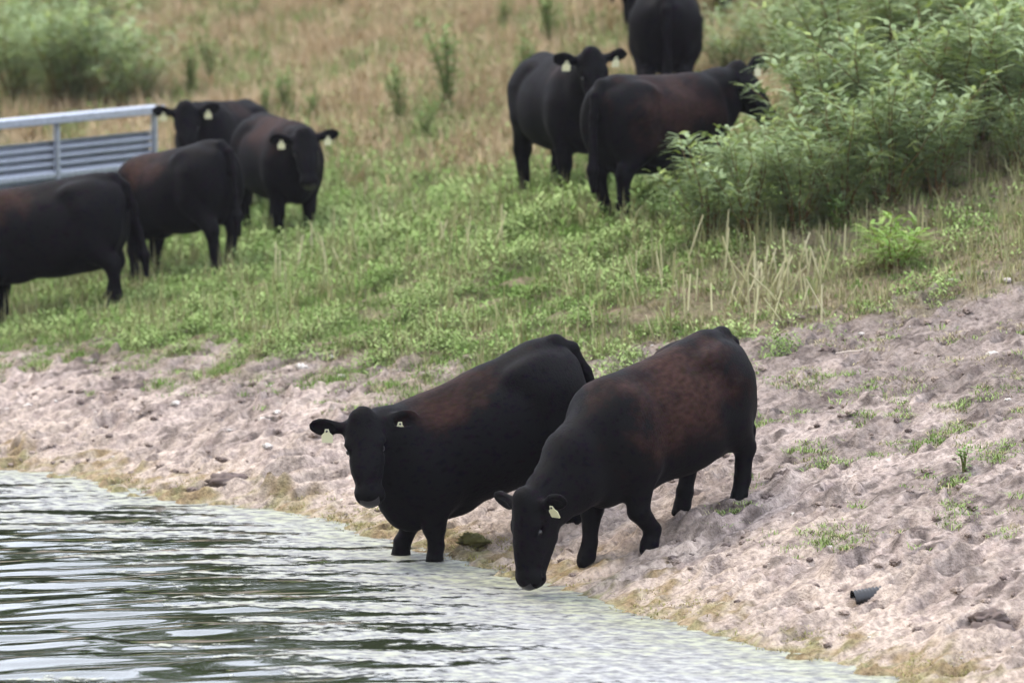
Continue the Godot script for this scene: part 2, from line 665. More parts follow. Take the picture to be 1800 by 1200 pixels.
func leafy_weed(r: RandomNumberGenerator, tall: float, leaves: int, big: float) -> Array:
	var st := MB.new()
	var lf := MB.new()
	st.col = Color(0.12, 0.13, 0.05)
	for s in 7:
		var a := r.randf() * TAU
		var l := tall * r.randf_range(0.6, 1.0)
		var out := Vector3(cos(a), 0, sin(a)) * r.randf_range(0.05, 0.34)
		var p0 := Vector3(0, -0.05, 0)
		var p1 := out * l * 0.4 + Vector3(0, l * 0.5, 0)
		var p2 := out * l + Vector3(0, l, 0)
		st.tube([p0, p1, p2], [0.008, 0.006, 0.003], 5)
		for q in leaves:
			var f := pow(r.randf(), 0.7)
			var p := p0.lerp(p1, f * 2.0) if f < 0.5 else p1.lerp(p2, f * 2.0 - 1.0)
			var b := r.randf() * TAU
			var dir := Vector3(cos(b), r.randf_range(-0.2, 0.7), sin(b)).normalized()
			lf.col = Color(0.10, 0.18, 0.05).lerp(Color(0.21, 0.31, 0.11), r.randf())
			lf.leaf(p + dir * r.randf() * big * 0.8, dir, dir.cross(Vector3.UP).normalized(), big * r.randf_range(0.6, 1.2), big * 0.42)
	return [st.mesh(), lf.mesh()]

func plant(called: String, label: String, cat: String, group: String, kind: Array, px: float, py: float, size: float, r: RandomNumberGenerator) -> void:
	var o := thing(called, label, cat, hit(px, py), r.randf() * TAU, group)
	o.scale = Vector3.ONE * size
	part("stems", kind[0], mats.stem, o)
	part("foliage", kind[1], mats.leaf, o)

func make_shrubs() -> void:
	var r := RandomNumberGenerator.new()
	r.seed = 9
	var sh := []
	for k in 3: sh.append(feathery_shrub(r, 16, 1.2, 84))
	var rows := [
		[1245, 425, 0.86], [1318, 424, 0.82], [1405, 405, 0.86], [1480, 385, 0.95], [1560, 362, 1.0], [1645, 338, 0.95], [1790, 306, 0.62],
		[1450, 318, 1.0], [1520, 300, 1.15], [1615, 285, 1.2], [1715, 262, 1.1], [1795, 245, 1.15],
		[1290, 160, 0.8], [1370, 150, 0.9], [1425, 215, 1.0], [1480, 205, 1.2], [1580, 195, 1.25], [1680, 180, 1.25], [1780, 165, 1.3],
		[1425, 112, 0.95], [1470, 100, 1.2], [1570, 95, 1.25], [1670, 90, 1.3], [1770, 80, 1.3], [1440, 30, 1.1], [1540, 30, 1.2], [1650, 20, 1.2], [1760, 15, 1.2]]
	for k in rows.size():
		var q: Array = rows[k]
		var label := "grey-green feathery-leaved shrub in the thicket right of the standing cattle"
		var group := "feathery shrubs of the thicket"
		if k == 0:
			label = "feathery shrub with drooping fronds covering the chest of a standing cow"
			group = ""
		elif k == 6:
			label = "low feathery shrub at the dry grassy edge of the thicket"
			group = ""
		plant("feathery_shrub", label, "shrub", group, sh[k % 3], q[0], q[1], q[2], r)
	var wd := []
	for k in 3: wd.append(leafy_weed(r, 0.8, 90, 0.06))
	for q in [[705, 235, 0.9], [790, 215, 1.25], [745, 262, 0.6], [880, 70, 0.7], [965, 92, 0.9], [915, 180, 0.9], [335, 185, 0.9], [370, 150, 0.8], [505, 215, 0.75], [470, 225, 0.6], [545, 225, 0.5], [20, 55, 0.5], [600, 30, 0.5], [250, 40, 0.6], [440, 50, 0.5]]:
		plant("leafy_weed", "upright leafy green weed in the dry tan grass", "plant", "leafy weeds in the dry grass", wd[r.randi() % 3], q[0], q[1], q[2] * 1.25, r)
	for q in [[30, 190, 1.1], [110, 200, 1.2], [180, 195, 1.25], [235, 200, 0.9], [60, 150, 1.2], [150, 120, 1.3], [10, 140, 1.2], [120, 185, 1.0]]:
		plant("greyish_bush", "greyish green bush growing behind the metal feeder", "shrub", "bushes behind the feeder", sh[r.randi() % 3], q[0], q[1], q[2], r)
	plant("leafy_weed", "bright green compound-leaved weed beside the pale straw stalks", "plant", "", feathery_shrub(r, 11, 0.5, 34, Color(0.17, 0.29, 0.06), Color(0.28, 0.41, 0.12)), 1575, 478, 0.95, r)
	plant("leafy_weed", "low broad-leaved weed at the foot of the thicket", "plant", "", leafy_weed(r, 0.3, 24, 0.07), 1470, 408, 1.0, r)
	plant("leafy_weed", "small pale green weed alone on the trampled mud", "plant", "", leafy_weed(r, 0.2, 10, 0.06), 1695, 828, 0.9, r)

func tuft(r: RandomNumberGenerator, blades: int, tall: float, wide: float, spread: float, lean: float) -> ArrayMesh:
	var mb := MB.new()
	for k in blades:
		var a := r.randf() * TAU
		var o := Vector3(cos(a), 0, sin(a))
		var p0 := o * spread * sqrt(r.randf()) + Vector3(0, -0.02, 0)
		var b := r.randf() * TAU
		var d := Vector3(cos(b), 0, sin(b)) * lean * r.randf()
		var l := tall * r.randf_range(0.5, 1.15)
		var t := r.randf_range(0.75, 1.2)
		mb.col = Color(t, t, t * r.randf_range(0.8, 1.1))
		mb.blade(p0, Vector3(-sin(b + r.randfn()), 0, cos(b)).normalized(), p0 + d * l * 0.35 + Vector3(0, l * 0.6, 0), p0 + d * l + Vector3(0, l * (1.0 - 0.3 * d.length()), 0), wide)
	return mb.mesh()

func rosette(r: RandomNumberGenerator, leaves: int, tall: float, big: float) -> ArrayMesh:
	var mb := MB.new()
	for k in leaves:
		var b := r.randf() * TAU
		var dir := Vector3(cos(b), r.randf_range(0.0, 0.9), sin(b)).normalized()
		var p := Vector3(r.randfn() * 0.05, r.randf() * tall, r.randfn() * 0.05)
		var t := r.randf_range(0.85, 1.12)
		mb.col = Color(t, t, t)
		mb.leaf(p, dir, dir.cross(Vector3.UP).normalized(), big * r.randf_range(0.6, 1.2), big * 0.36)
	return mb.mesh()

func scatter(called: String, label: String, cat: String, meshes: Array, places: Array, m: Material) -> void:
	for k in meshes.size():
		var mine := []
		for i in range(k, places.size(), meshes.size()): mine.append(places[i])
		var mm := MultiMesh.new()
		mm.transform_format = MultiMesh.TRANSFORM_3D
		mm.use_colors = true
		mm.mesh = meshes[k]
		mm.instance_count = mine.size()
		for i in mine.size():
			mm.set_instance_transform(i, mine[i][0])
			mm.set_instance_color(i, mine[i][1])
		var o := MultiMeshInstance3D.new()
		o.name = numbered(called)
		o.multimesh = mm
		o.material_override = m
		add_child(o)
		tag(o, label, cat, label, "stuff")

func put_at(u: float, v: float, size: float, r: RandomNumberGenerator, tall := 1.0) -> Transform3D:
	var p := xz(u, v)
	var b := Basis(Vector3.UP, r.randf() * TAU).scaled(Vector3(size, size * tall, size))
	return Transform3D(b, Vector3(p.x, ground_uv(u, v), p.y))

func make_grass() -> void:
	var r := RandomNumberGenerator.new()
	r.seed = 31
	var short := []
	var broad := []
	var dry := []
	var longg := []
	# bank: short turf and broad-leaved weeds
	for k in 120000:
		var v := r.randf_range(-19.0, 3.5)
		var u := r.randf_range(0.6, 12.5)
		var m := mudness(u, v)
		var n := n_patch.get_noise_2d(u * 3.0 + 5.0, v * 3.0)
		var n2 := n_mid.get_noise_2d(u * 0.5 + 30.0, v * 0.5)
		var keep := (1.0 - m) * (0.72 + n * 1.4)
		if v > -4.0 and m > 0.4 and u > 1.2: keep = maxf(keep, (n * 1.3 + n2 * 0.9 - 0.16 + 0.22 * smoothstep(1.5, 4.5, u)) * 1.1)
		var tan_ := smoothstep(8.6, 10.8, u + n2 * 2.2)
		if v > -4.5 and u > 4.0: tan_ = maxf(tan_, 0.8 + n * 0.8)
		if r.randf() > keep * (1.0 - 0.55 * tan_): continue
		var c := Color(0.13, 0.215, 0.05).lerp(Color(0.265, 0.335, 0.13), clampf(0.45 + n2 * 0.9 + r.randfn() * 0.3, 0.0, 1.0))
		var pale := r.randf() < (0.16 if v > -5.0 else 0.09) + 0.5 * tan_
		if pale: c = Color(0.29, 0.25, 0.145).lerp(Color(0.37, 0.33, 0.21), r.randf())
		var kind := n * 0.7 + n2 * 0.8 + r.randfn() * 0.25
		if kind > 0.22 and not pale and u > 2.6 and v < -1.5:
			broad.append([put_at(u, v, r.randf_range(0.7, 1.5) * (1.0 + 0.35 * smoothstep(4.0, 7.0, u)), r), c * r.randf_range(0.85, 1.15)])
		else:
			var tall := 1.0 + 0.5 * smoothstep(4.5, 7.5, u) * smoothstep(-3.0, -6.0, v)
			short.append([put_at(u, v, r.randf_range(0.65, 1.35), r, tall * (1.0 - 0.5 * m)), c])
	# upper pasture: dry tan grass with green showing through
	for k in 95000:
		var f := r.randf()
		var u := 8.0 + 22.0 * f
		var v := r.randf_range(-44.0, 0.0) 
		if v < -14.0 - u * 1.6 or v > 2.0 - u * 0.25: continue
		var n2 := n_mid.get_noise_2d(u * 0.5 + 30.0, v * 0.5)
		var n := n_patch.get_noise_2d(u * 1.2, v * 1.2 + 44.0)
		if r.randf() > smoothstep(8.2, 10.8, u + n2 * 2.2): continue
		var c := Color(0.33, 0.245, 0.145).lerp(Color(0.50, 0.395, 0.26), clampf(0.5 + n * 0.6 + r.randfn() * 0.3, 0.0, 1.0))
		if r.randf() < 0.30 + n * 0.9:
			c = Color(0.13, 0.18, 0.055).lerp(Color(0.24, 0.27, 0.115), r.randf())
			if r.randf() < 0.5:
				broad.append([put_at(u, v, r.randf_range(1.2, 2.4), r), c])
				continue
		dry.append([put_at(u, v, r.randf_range(0.6, 1.3), r), c])
	# longer pale grass stems scattered on the bank
	for k in 9000:
		var v := r.randf_range(-15.0, -0.5)
		var u := r.randf_range(2.6, 9.5)
		var n := n_patch.get_noise_2d(u * 2.0 + 70.0, v * 2.0)
		if mudness(u, v) > 0.5 or r.randf() > 0.25 + n * 1.5: continue
		longg.append([put_at(u, v, r.randf_range(0.6, 1.3), r), Color(0.30, 0.28, 0.15).lerp(Color(0.22, 0.23, 0.10), r.randf())])
	# weed mats and shreds of drying algae at the waterline
	var algae := []
	for k in 9000:
		var v := r.randf_range(-13.0, 7.0)
		var n := n_patch.get_noise_2d(v * 2.0, 7.0)
		var u := r.randf_range(-0.25, 0.55)
		if r.randf() > 0.42 + n * 1.0 + n_mid.get_noise_2d(u * 3.0, v * 1.2) * 1.2 - u * 1.3: continue
		algae.append([put_at(u, v, r.randf_range(0.5, 1.3), r), Color(0.26, 0.20, 0.10).lerp(Color(0.19, 0.20, 0.07), r.randf())])
	scatter("short_grass", "short green turf growing on the bank", "grass", [tuft(r, 18, 0.075, 0.006, 0.08, 1.0), tuft(r, 18, 0.055, 0.007, 0.09, 1.4), tuft(r, 15, 0.10, 0.006, 0.07, 0.9), tuft(r, 16, 0.065, 0.0065, 0.08, 1.8)], short, mats.grass)
	scatter("weed_cover", "low broad-leaved green weeds covering the bank", "weeds", [rosette(r, 30, 0.09, 0.036), rosette(r, 32, 0.07, 0.028), rosette(r, 26, 0.13, 0.04)], broad, mats.grass)
	scatter("dry_grass", "tall dry tan grass of the upper pasture", "grass", [tuft(r, 16, 0.28, 0.012, 0.13, 0.9), tuft(r, 18, 0.23, 0.013, 0.15, 1.4), tuft(r, 14, 0.36, 0.010, 0.1, 0.7)], dry, mats.grass)
	scatter("pale_stems", "thin pale grass stems standing in the turf", "grass", [tuft(r, 6, 0.34, 0.008, 0.08, 0.7), tuft(r, 5, 0.26, 0.009, 0.1, 1.0)], longg, mats.grass)
	scatter("algae_shreds", "green and ochre algae shreds along the waterline", "algae", [tuft(r, 20, 0.016, 0.006, 0.10, 4.0), tuft(r, 18, 0.02, 0.007, 0.12, 3.5)], algae, mats.grass)

# ---------------------------------------------------------------- feeder
func corrugated(length: float, high: float, ridges: int, depth: float) -> ArrayMesh:
	var mb := MB.new()
	var rows := ridges * 8
	for side in [0.0, -0.004]:
		for k in rows + 1:
			var f := k / float(rows)
			var a := f * ridges * TAU
			var z := depth * cos(a)
			var nn := Vector3(0, depth * sin(a) * ridges * TAU / high, 1).normalized() * (1.0 if side == 0.0 else -1.0)
			mb.add(Vector3(0, f * high, z + side), nn)
			mb.add(Vector3(length, f * high, z + side), nn)
		var b0 := 0 if side == 0.0 else (rows + 1) * 2
		for k in rows:
			if side == 0.0: mb.quad(b0 + k * 2, b0 + k * 2 + 2, b0 + k * 2 + 3, b0 + k * 2 + 1)
			else: mb.quad(b0 + k * 2, b0 + k * 2 + 1, b0 + k * 2 + 3, b0 + k * 2 + 2)
	return mb.mesh()

func make_feeder() -> void:
	var a := Vector3(-5.9, 0, -46.5)
	var b := Vector3(-3.95, 0, -49.95)
	var dir := (b - a).normalized()
	var length := a.distance_to(b)
	var y0 := 0.84
	var o := thing("cattle_feeder", "galvanised corrugated metal feeder with a top rail on posts", "feeder", Vector3(a.x, y0, a.z), atan2(-dir.z, dir.x))
	var back := -0.75
	for w in [[0.0, 1.0], [back, 1.0]]:
		var p := part("lower_panel", corrugated(length, 0.34, 4, 0.05), mats.zinc, o)
		p.position = Vector3(0, 0.40, w[0])
		if w[0] == 0.0:
			p = part("upper_panel", corrugated(length, 0.34, 4, 0.05), mats.zinc, o)
			p.position = Vector3(0, 0.80, 0)
		var mb := MB.new()
		mb.box(Transform3D(Basis(), Vector3(length * 0.5, 0.77, w[0] + 0.02)), Vector3(length + 0.04, 0.06, 0.10), 0.006)
		part("ledge", mb.mesh(), mats.zinc, o)
		for x in [0.05, length * 0.52, length - 0.05]:
			mb = MB.new()
			var tall: float = 1.52 if w[0] == 0.0 else 0.95
			mb.box(Transform3D(Basis(), Vector3(x, tall * 0.5 - 0.2, w[0] + 0.052)), Vector3(0.07, tall, 0.05), 0.006)
			part("post", mb.mesh(), mats.zinc, o)
		if w[0] < 0.0: continue
		mb = MB.new()
		mb.box(Transform3D(Basis(), Vector3(length * 0.5, 1.365, w[0] + 0.03)), Vector3(length + 0.12, 0.09, 0.20), 0.008)
		part("top_rail", mb.mesh(), mats.zinc, o)
	for x in [0.0, length]:
		var e := part("end_panel", corrugated(0.72, 0.34, 4, 0.015), mats.zinc, o)
		e.position = Vector3(x, 0.40, -0.015)
		e.rotation.y = PI / 2
	var fl := MB.new()
	fl.box(Transform3D(Basis(), Vector3(length * 0.5, 0.44, back * 0.5)), Vector3(length - 0.06, 0.03, absf(back) - 0.06), 0.0)
	part("floor_pan", fl.mesh(), mats.zinc, o)

# ---------------------------------------------------------------- cattle
# A body is a field of tapered capsules and ellipsoids joined with a smooth minimum and meshed as surface nets.
class Field:
	var kind := PackedInt32Array()       # 0 capsule, 1 ellipsoid, 2 ellipsoid cut away
	var a := PackedVector3Array()
	var ab := PackedVector3Array()
	var inv := PackedFloat32Array()
	var r0 := PackedFloat32Array()
	var dr := PackedFloat32Array()
	var k := PackedFloat32Array()
	var m: Array[Basis] = []
	var mt: Array[Basis] = []
	var lo := Vector3(1e9, 1e9, 1e9)
	var hi := Vector3(-1e9, -1e9, -1e9)
	func cap(p: Vector3, q: Vector3, ra: float, rb: float, kk: float) -> void:
		kind.append(0); a.append(p); ab.append(q - p); inv.append(1.0 / maxf((q - p).length_squared(), 1e-8))
		r0.append(ra); dr.append(rb - ra); k.append(kk); m.append(Basis()); mt.append(Basis())
		var w := Vector3.ONE * maxf(ra, rb)
		lo = lo.min(p - w).min(q - w)
		hi = hi.max(p + w).max(q + w)
	func ell(p: Vector3, rad: Vector3, kk: float, turn := Basis(), cut := false) -> void:
		kind.append(2 if cut else 1); a.append(p); ab.append(Vector3.ZERO); inv.append(0.0); r0.append(0.0); dr.append(0.0); k.append(kk)
		var b := Basis.from_scale(Vector3(1.0 / rad.x, 1.0 / rad.y, 1.0 / rad.z)) * turn.transposed()
		m.append(b); mt.append(b.transposed())
		if not cut:
			var e := turn.x.abs() * rad.x + turn.y.abs() * rad.y + turn.z.abs() * rad.z
			lo = lo.min(p - e)
			hi = hi.max(p + e)
	func one(i: int, p: Vector3) -> float:
		var q := p - a[i]
		if kind[i] == 0:
			var t := clampf(q.dot(ab[i]) * inv[i], 0.0, 1.0)
			return (q - ab[i] * t).length() - r0[i] - dr[i] * t
		q = m[i] * q
		var k0 := q.length()
		if k0 < 1e-5: return -0.05
		return k0 * (k0 - 1.0) / (mt[i] * q).length()
	func at(p: Vector3, list: PackedInt32Array) -> float:
		var d := 1e3
		for i in list:
			var e := one(i, p)
			var kk := k[i]
			if kind[i] == 2:
				e = -e
				var h := maxf(kk - absf(d - e), 0.0)
				d = maxf(d, e) + h * h / (4.0 * kk)
			else:
				var h := maxf(kk - absf(d - e), 0.0)
				d = minf(d, e) - h * h / (4.0 * kk)
		return d
	func surface(cell: float) -> Array:
		var verts := PackedVector3Array()
		var norms := PackedVector3Array()
		var idx := PackedInt32Array()
		var o := lo - Vector3.ONE * cell * 4.0
		var size := hi - lo + Vector3.ONE * cell * 8.0
		var B := 4
		var bx := int(ceil(size.x / (cell * B)))
		var by := int(ceil(size.y / (cell * B)))
		var bz := int(ceil(size.z / (cell * B)))
		var nx := bx * B + 1
		var ny := by * B + 1
		var nz := bz * B + 1
		var g := PackedFloat32Array()
		g.resize(nx * ny * nz)
		g.fill(1e9)
		var all := PackedInt32Array()
		for i in kind.size(): all.append(i)
		var active := []
		var half := cell * B * 0.5
		var diag := half * 1.7320508
		for z in bz:
			for y in by:
				for x in bx:
					var c := o + Vector3(x * B, y * B, z * B) * cell + Vector3.ONE * half
					var best := 1e3
					var ds := PackedFloat32Array()
					for i in all:
						var e := one(i, c)
						ds.append(e)
						if kind[i] != 2 and e < best: best = e
					if best > diag * 1.3 + 0.09: continue
					var d := at(c, all)
					if absf(d) > diag * 1.6 + 0.01: continue
					var list := PackedInt32Array()
					for i in all:
						if kind[i] == 2:
							if ds[i] < diag * 2.0 + 0.03: list.append(i)
						elif ds[i] < best + diag * 2.4 + k[i] * 1.2: list.append(i)
					active.append(Vector3i(x, y, z))
					for zz in B + 1:
						for yy in B + 1:
							var row := ((z * B + zz) * ny + y * B + yy) * nx + x * B
							for xx in B + 1:
								if g[row + xx] > 1e8:
									g[row + xx] = at(o + Vector3(x * B + xx, y * B + yy, z * B + zz) * cell, list)
		var ids := PackedInt32Array()
		ids.resize(nx * ny * nz)
		ids.fill(-1)
		var sy := nx
		var sz := nx * ny
		var corner := [0, 1, sy, sy + 1, sz, sz + 1, sz + sy, sz + sy + 1]
		var edges := [[0, 1], [2, 3], [4, 5], [6, 7], [0, 2], [1, 3], [4, 6], [5, 7], [0, 4], [1, 5], [2, 6], [3, 7]]
		var at_corner: Array[Vector3] = []
		for q in 8: at_corner.append(Vector3(q & 1, (q >> 1) & 1, (q >> 2) & 1))
		var cells := PackedInt32Array()
		for b in active:
			for zz in B:
				for yy in B:
					var row: int = ((b.z * B + zz) * ny + b.y * B + yy) * nx + b.x * B
					for xx in B:
						var base := row + xx
						var g0 := g[base]
						var g1 := g[base + 1]
						var g2 := g[base + sy]
						var g3 := g[base + sy + 1]
						var g4 := g[base + sz]
						var g5 := g[base + sz + 1]
						var g6 := g[base + sz + sy]
						var g7 := g[base + sz + sy + 1]
						var s := int(g0 < 0.0) + int(g1 < 0.0) + int(g2 < 0.0) + int(g3 < 0.0) + int(g4 < 0.0) + int(g5 < 0.0) + int(g6 < 0.0) + int(g7 < 0.0)
						if s == 0 or s == 8: continue
						var gv: Array[float] = [g0, g1, g2, g3, g4, g5, g6, g7]
						var p := Vector3.ZERO
						var n := 0
						for e in edges:
							var v0 := gv[e[0]]
							var v1 := gv[e[1]]
							if (v0 < 0.0) != (v1 < 0.0):
								p += at_corner[e[0]].lerp(at_corner[e[1]], v0 / (v0 - v1))
								n += 1
						p /= n
						ids[base] = verts.size()
						cells.append(base)
						verts.append(o + (Vector3(b.x * B + xx, b.y * B + yy, b.z * B + zz) + p) * cell)
						norms.append(Vector3(g1 + g3 + g5 + g7 - g0 - g2 - g4 - g6, g2 + g3 + g6 + g7 - g0 - g1 - g4 - g5, g4 + g5 + g6 + g7 - g0 - g1 - g2 - g3).normalized())
		for base in cells:
			var s0 := g[base] < 0.0
			for ax in 3:
				var st: int = [1, sy, sz][ax]
				var s1 := [sy, sz, 1][ax] as int
				var s2 := [sz, 1, sy][ax] as int
				var inside := g[base + st] < 0.0
				if s0 == inside: continue
				var q0 := ids[base]
				var q1 := ids[base - s1]
				var q2 := ids[base - s1 - s2]
				var q3 := ids[base - s2]
				if q0 < 0 or q1 < 0 or q2 < 0 or q3 < 0: continue
				if s0:
					idx.append(q0); idx.append(q2); idx.append(q1); idx.append(q0); idx.append(q3); idx.append(q2)
				else:
					idx.append(q0); idx.append(q1); idx.append(q2); idx.append(q0); idx.append(q2); idx.append(q3)
		return [verts, norms, idx]

func make_cow(s: Dictionary) -> void:
	var o := thing(s.name, s.label, "cow", Vector3(s.x, 0, s.z), 0.0, s.get("group", ""))
	var yaw := deg_to_rad(s.yaw)
	var pitch := deg_to_rad(s.get("pitch", 0.0))
	o.basis = Basis(Vector3.UP, yaw) * Basis(Vector3.BACK, pitch) * Basis.from_scale(Vector3.ONE * s.size)
	o.position.y = s.y if s.has("y") else ground(s.x, s.z)
	var T := o.transform
	var back := T.affine_inverse()
	var f := Field.new()
	var fat: float = s.get("fat", 1.0)
	# trunk
	f.ell(Vector3(-0.12, 0.85, 0), Vector3(0.68, 0.39, 0.355 * fat), 0.10)
	f.ell(Vector3(-0.20, 0.72, 0), Vector3(0.50, 0.30, 0.32 * fat), 0.10)
	f.ell(Vector3(0.30, 0.86, 0), Vector3(0.40, 0.405, 0.29), 0.10)
	f.cap(Vector3(0.38, 1.155, 0), Vector3(-0.56, 1.16, 0), 0.105, 0.095, 0.12)
	f.ell(Vector3(-0.52, 1.0, 0), Vector3(0.30, 0.25, 0.26), 0.10)
	f.cap(Vector3(-0.60, 1.185, 0), Vector3(-0.755, 1.185, 0), 0.062, 0.055, 0.08)
	f.ell(Vector3(0.58, 0.70, 0), Vector3(0.20, 0.24, 0.15), 0.10)
	f.cap(Vector3(0.60, 0.60, 0), Vector3(0.25, 0.52, 0), 0.085, 0.07, 0.10)
	for sg in [-1.0, 1.0]:
		f.ell(Vector3(0.43, 0.90, 0.155 * sg), Vector3(0.22, 0.32, 0.13), 0.10)
		f.ell(Vector3(-0.40, 1.13, 0.195 * sg), Vector3(0.12, 0.085, 0.075), 0.08)
		f.ell(Vector3(-0.74, 1.03, 0.10 * sg), Vector3(0.075, 0.10, 0.075), 0.08)
		f.ell(Vector3(-0.54, 0.86, 0.165 * sg), Vector3(0.245, 0.34, 0.145), 0.08)
	# udder
	f.ell(Vector3(-0.46, 0.52, 0), Vector3(0.16, 0.10, 0.13), 0.08)
	# legs: feet meet the bank where they stand
	var feet: Array = s.get("feet", [0.0, 0.0, 0.0, 0.0])
	var raise: Array = s.get("raise", [0.0, 0.0, 0.0, 0.0])
	var hoofs := []
	for k in 4:
		var sg := 1.0 if k % 2 == 0 else -1.0
		var front := k < 2
		var fx: float = (0.45 if front else -0.60) + feet[k] - tan(pitch) * 0.62
		var fz := sg * (0.165 if front else 0.155)
		var w := T * Vector3(fx, 0, fz)
		w.y = ground(w.x, w.z) + raise[k] - 0.015
		var foot := back * w
		if front:
			var el := Vector3(0.40, 0.70, 0.175 * sg)
			var kn := el.lerp(foot, 0.48) + Vector3(0.035 + s.get("bend", [0, 0])[k] * 0.16, 0, 0)
			var fl := foot + Vector3(-0.035, 0.13, 0)
			if raise[k] > 0.05: fl = foot + Vector3(-0.02, 0.12, 0)
			f.cap(Vector3(0.44, 0.88, 0.15 * sg), el, 0.16, 0.125, 0.08)
			f.cap(el, kn, 0.115, 0.072, 0.06)
			f.cap(kn, fl, 0.066, 0.052, 0.03)
			f.cap(fl, foot + Vector3(0.015, 0.05, 0), 0.058, 0.056, 0.02)
			f.cap(foot + Vector3(0.015, 0.05, 0), foot + Vector3(0.055, 0.02, 0), 0.060, 0.050, 0.015)
		else:
			var sti := Vector3(-0.40, 0.70, 0.20 * sg)
			var hk := sti.lerp(foot, 0.40)
			hk.x = lerpf(sti.x, foot.x, 0.55) - 0.14
			var fl := foot + Vector3(-0.035, 0.14, 0)
			f.cap(Vector3(-0.52, 0.93, 0.16 * sg), sti + Vector3(-0.05, 0.02, 0), 0.19, 0.145, 0.08)
			f.cap(sti + Vector3(-0.05, 0, 0), hk, 0.135, 0.076, 0.06)
			f.cap(hk + Vector3(-0.03, 0.05, 0), hk, 0.045, 0.07, 0.03)
			f.cap(hk, fl, 0.066, 0.053, 0.03)
			f.cap(fl, foot + Vector3(0.015, 0.05, 0), 0.058, 0.056, 0.02)
			f.cap(foot + Vector3(0.015, 0.05, 0), foot + Vector3(0.055, 0.02, 0), 0.060, 0.050, 0.015)
		hoofs.append(foot)
	# head: given in the body's own axes, its direction in the world's
	var poll: Vector3 = s.poll
	var hx := (back.basis * (s.face as Vector3)).normalized()
	var upw := (back.basis * (s.get("crown", Vector3(0, 1, 0)) as Vector3)).normalized()
	var hy := (upw - hx * upw.dot(hx)).normalized()
	var hz := hx.cross(hy)
	var hb := Basis(hx, hy, hz)
	var hs: float = s.get("head", 1.12)
	var hp := func(x: float, y: float, z: float) -> Vector3: return poll + hb * Vector3(x, y, z) * hs
	# neck
	var nape: Vector3 = hp.call(0.02, -0.02, 0.0)
	var throat: Vector3 = hp.call(0.10, -0.15, 0.0)
	var mid: Vector3 = Vector3(0.42, 1.06, 0).lerp(nape, 0.5) + (s.get("arch", Vector3.ZERO) as Vector3)
	f.cap(Vector3(0.40, 1.05, 0), mid, 0.205, 0.155, 0.10)
	f.cap(mid, nape, 0.155, 0.105, 0.08)
	var low: Vector3 = Vector3(0.54, 0.80, 0).lerp(throat, 0.5) + (s.get("arch", Vector3.ZERO) as Vector3) * 0.6
	f.cap(Vector3(0.54, 0.80, 0), low, 0.20, 0.15, 0.12)
	f.cap(low, throat, 0.15, 0.085, 0.10)
	f.cap(mid.lerp(low, 0.5), nape.lerp(throat, 0.5), 0.14, 0.10, 0.08)
	# skull
	f.ell(hp.call(0.07, -0.04, 0.0), Vector3(0.125, 0.115, 0.115) * hs, 0.05, hb)
	f.ell(hp.call(0.20, -0.035, 0.0), Vector3(0.20, 0.085, 0.098) * hs, 0.05, hb)
	f.cap(hp.call(0.14, -0.04, 0.0), hp.call(0.40, -0.065, 0.0), 0.092 * hs, 0.064 * hs, 0.05)
	f.ell(hp.call(0.17, -0.13, 0.0), Vector3(0.165, 0.085, 0.078) * hs, 0.06, hb)
	f.cap(hp.call(0.20, -0.175, 0.0), hp.call(0.42, -0.135, 0.0), 0.05 * hs, 0.042 * hs, 0.05)
	f.ell(hp.call(0.435, -0.075, 0.0), Vector3(0.072, 0.075, 0.088) * hs, 0.04, hb)
	f.ell(hp.call(0.435, -0.125, 0.0), Vector3(0.055, 0.045, 0.066) * hs, 0.03, hb)
	f.ell(hp.call(-0.015, 0.045, 0.0), Vector3(0.06, 0.05, 0.065) * hs, 0.05, hb)
	for sg in [-1.0, 1.0]:
		f.ell(hp.call(0.145, 0.0, 0.085 * sg), Vector3(0.05, 0.032, 0.034) * hs, 0.03, hb)
	# ears
	var ears: Array = s.get("ears", [0.0, 0.0])
	var ear_at := []
	for k in 2:
		var sg := 1.0 if k == 0 else -1.0
		var lift: float = ears[k]
		var dx := Vector3(-0.18, -0.1 + lift, sg).normalized()
		var ex := hb * dx
		var ez := hb * (Vector3(0.65, 0.6, 0.0) - dx * Vector3(0.65, 0.6, 0).dot(dx)).normalized()
		var eb := Basis(ex, ez.cross(ex), ez)
		var root: Vector3 = hp.call(0.02, -0.02, 0.095 * sg)
		f.cap(root, root + ex * 0.10, 0.042, 0.036, 0.03)
		f.ell(root + ex * 0.155, Vector3(0.105, 0.066, 0.03), 0.025, eb)
		ear_at.append([root, eb])
	for k in 2:
		var eb: Basis = ear_at[k][1]
		f.ell(ear_at[k][0] + eb * Vector3(0.165, 0.0, 0.036), Vector3(0.085, 0.045, 0.026), 0.012, eb, true)
	# eye hollows, nostrils, mouth
	for sg in [-1.0, 1.0]:
		f.ell(hp.call(0.175, -0.025, 0.112 * sg), Vector3(0.034, 0.024, 0.022) * hs, 0.02, hb, true)
		f.ell(hp.call(0.500, -0.062, 0.045 * sg), Vector3(0.022, 0.018, 0.015) * hs, 0.012, hb, true)
		f.ell(hp.call(0.44, -0.112, 0.09 * sg), Vector3(0.06, 0.006, 0.03) * hs, 0.010, hb, true)
	# tail
	var sway: float = s.get("sway", 0.0)
	var tl := [Vector3(-0.75, 1.19, 0), Vector3(-0.845, 1.10, 0.01), Vector3(-0.875, 0.92, 0.02 + sway * 0.3), Vector3(-0.88, 0.68, 0.03 + sway * 0.7), Vector3(-0.875, 0.46, 0.03 + sway), Vector3(-0.86, 0.28, 0.03 + sway * 1.15)]
	if s.has("tail"): tl = s.tail
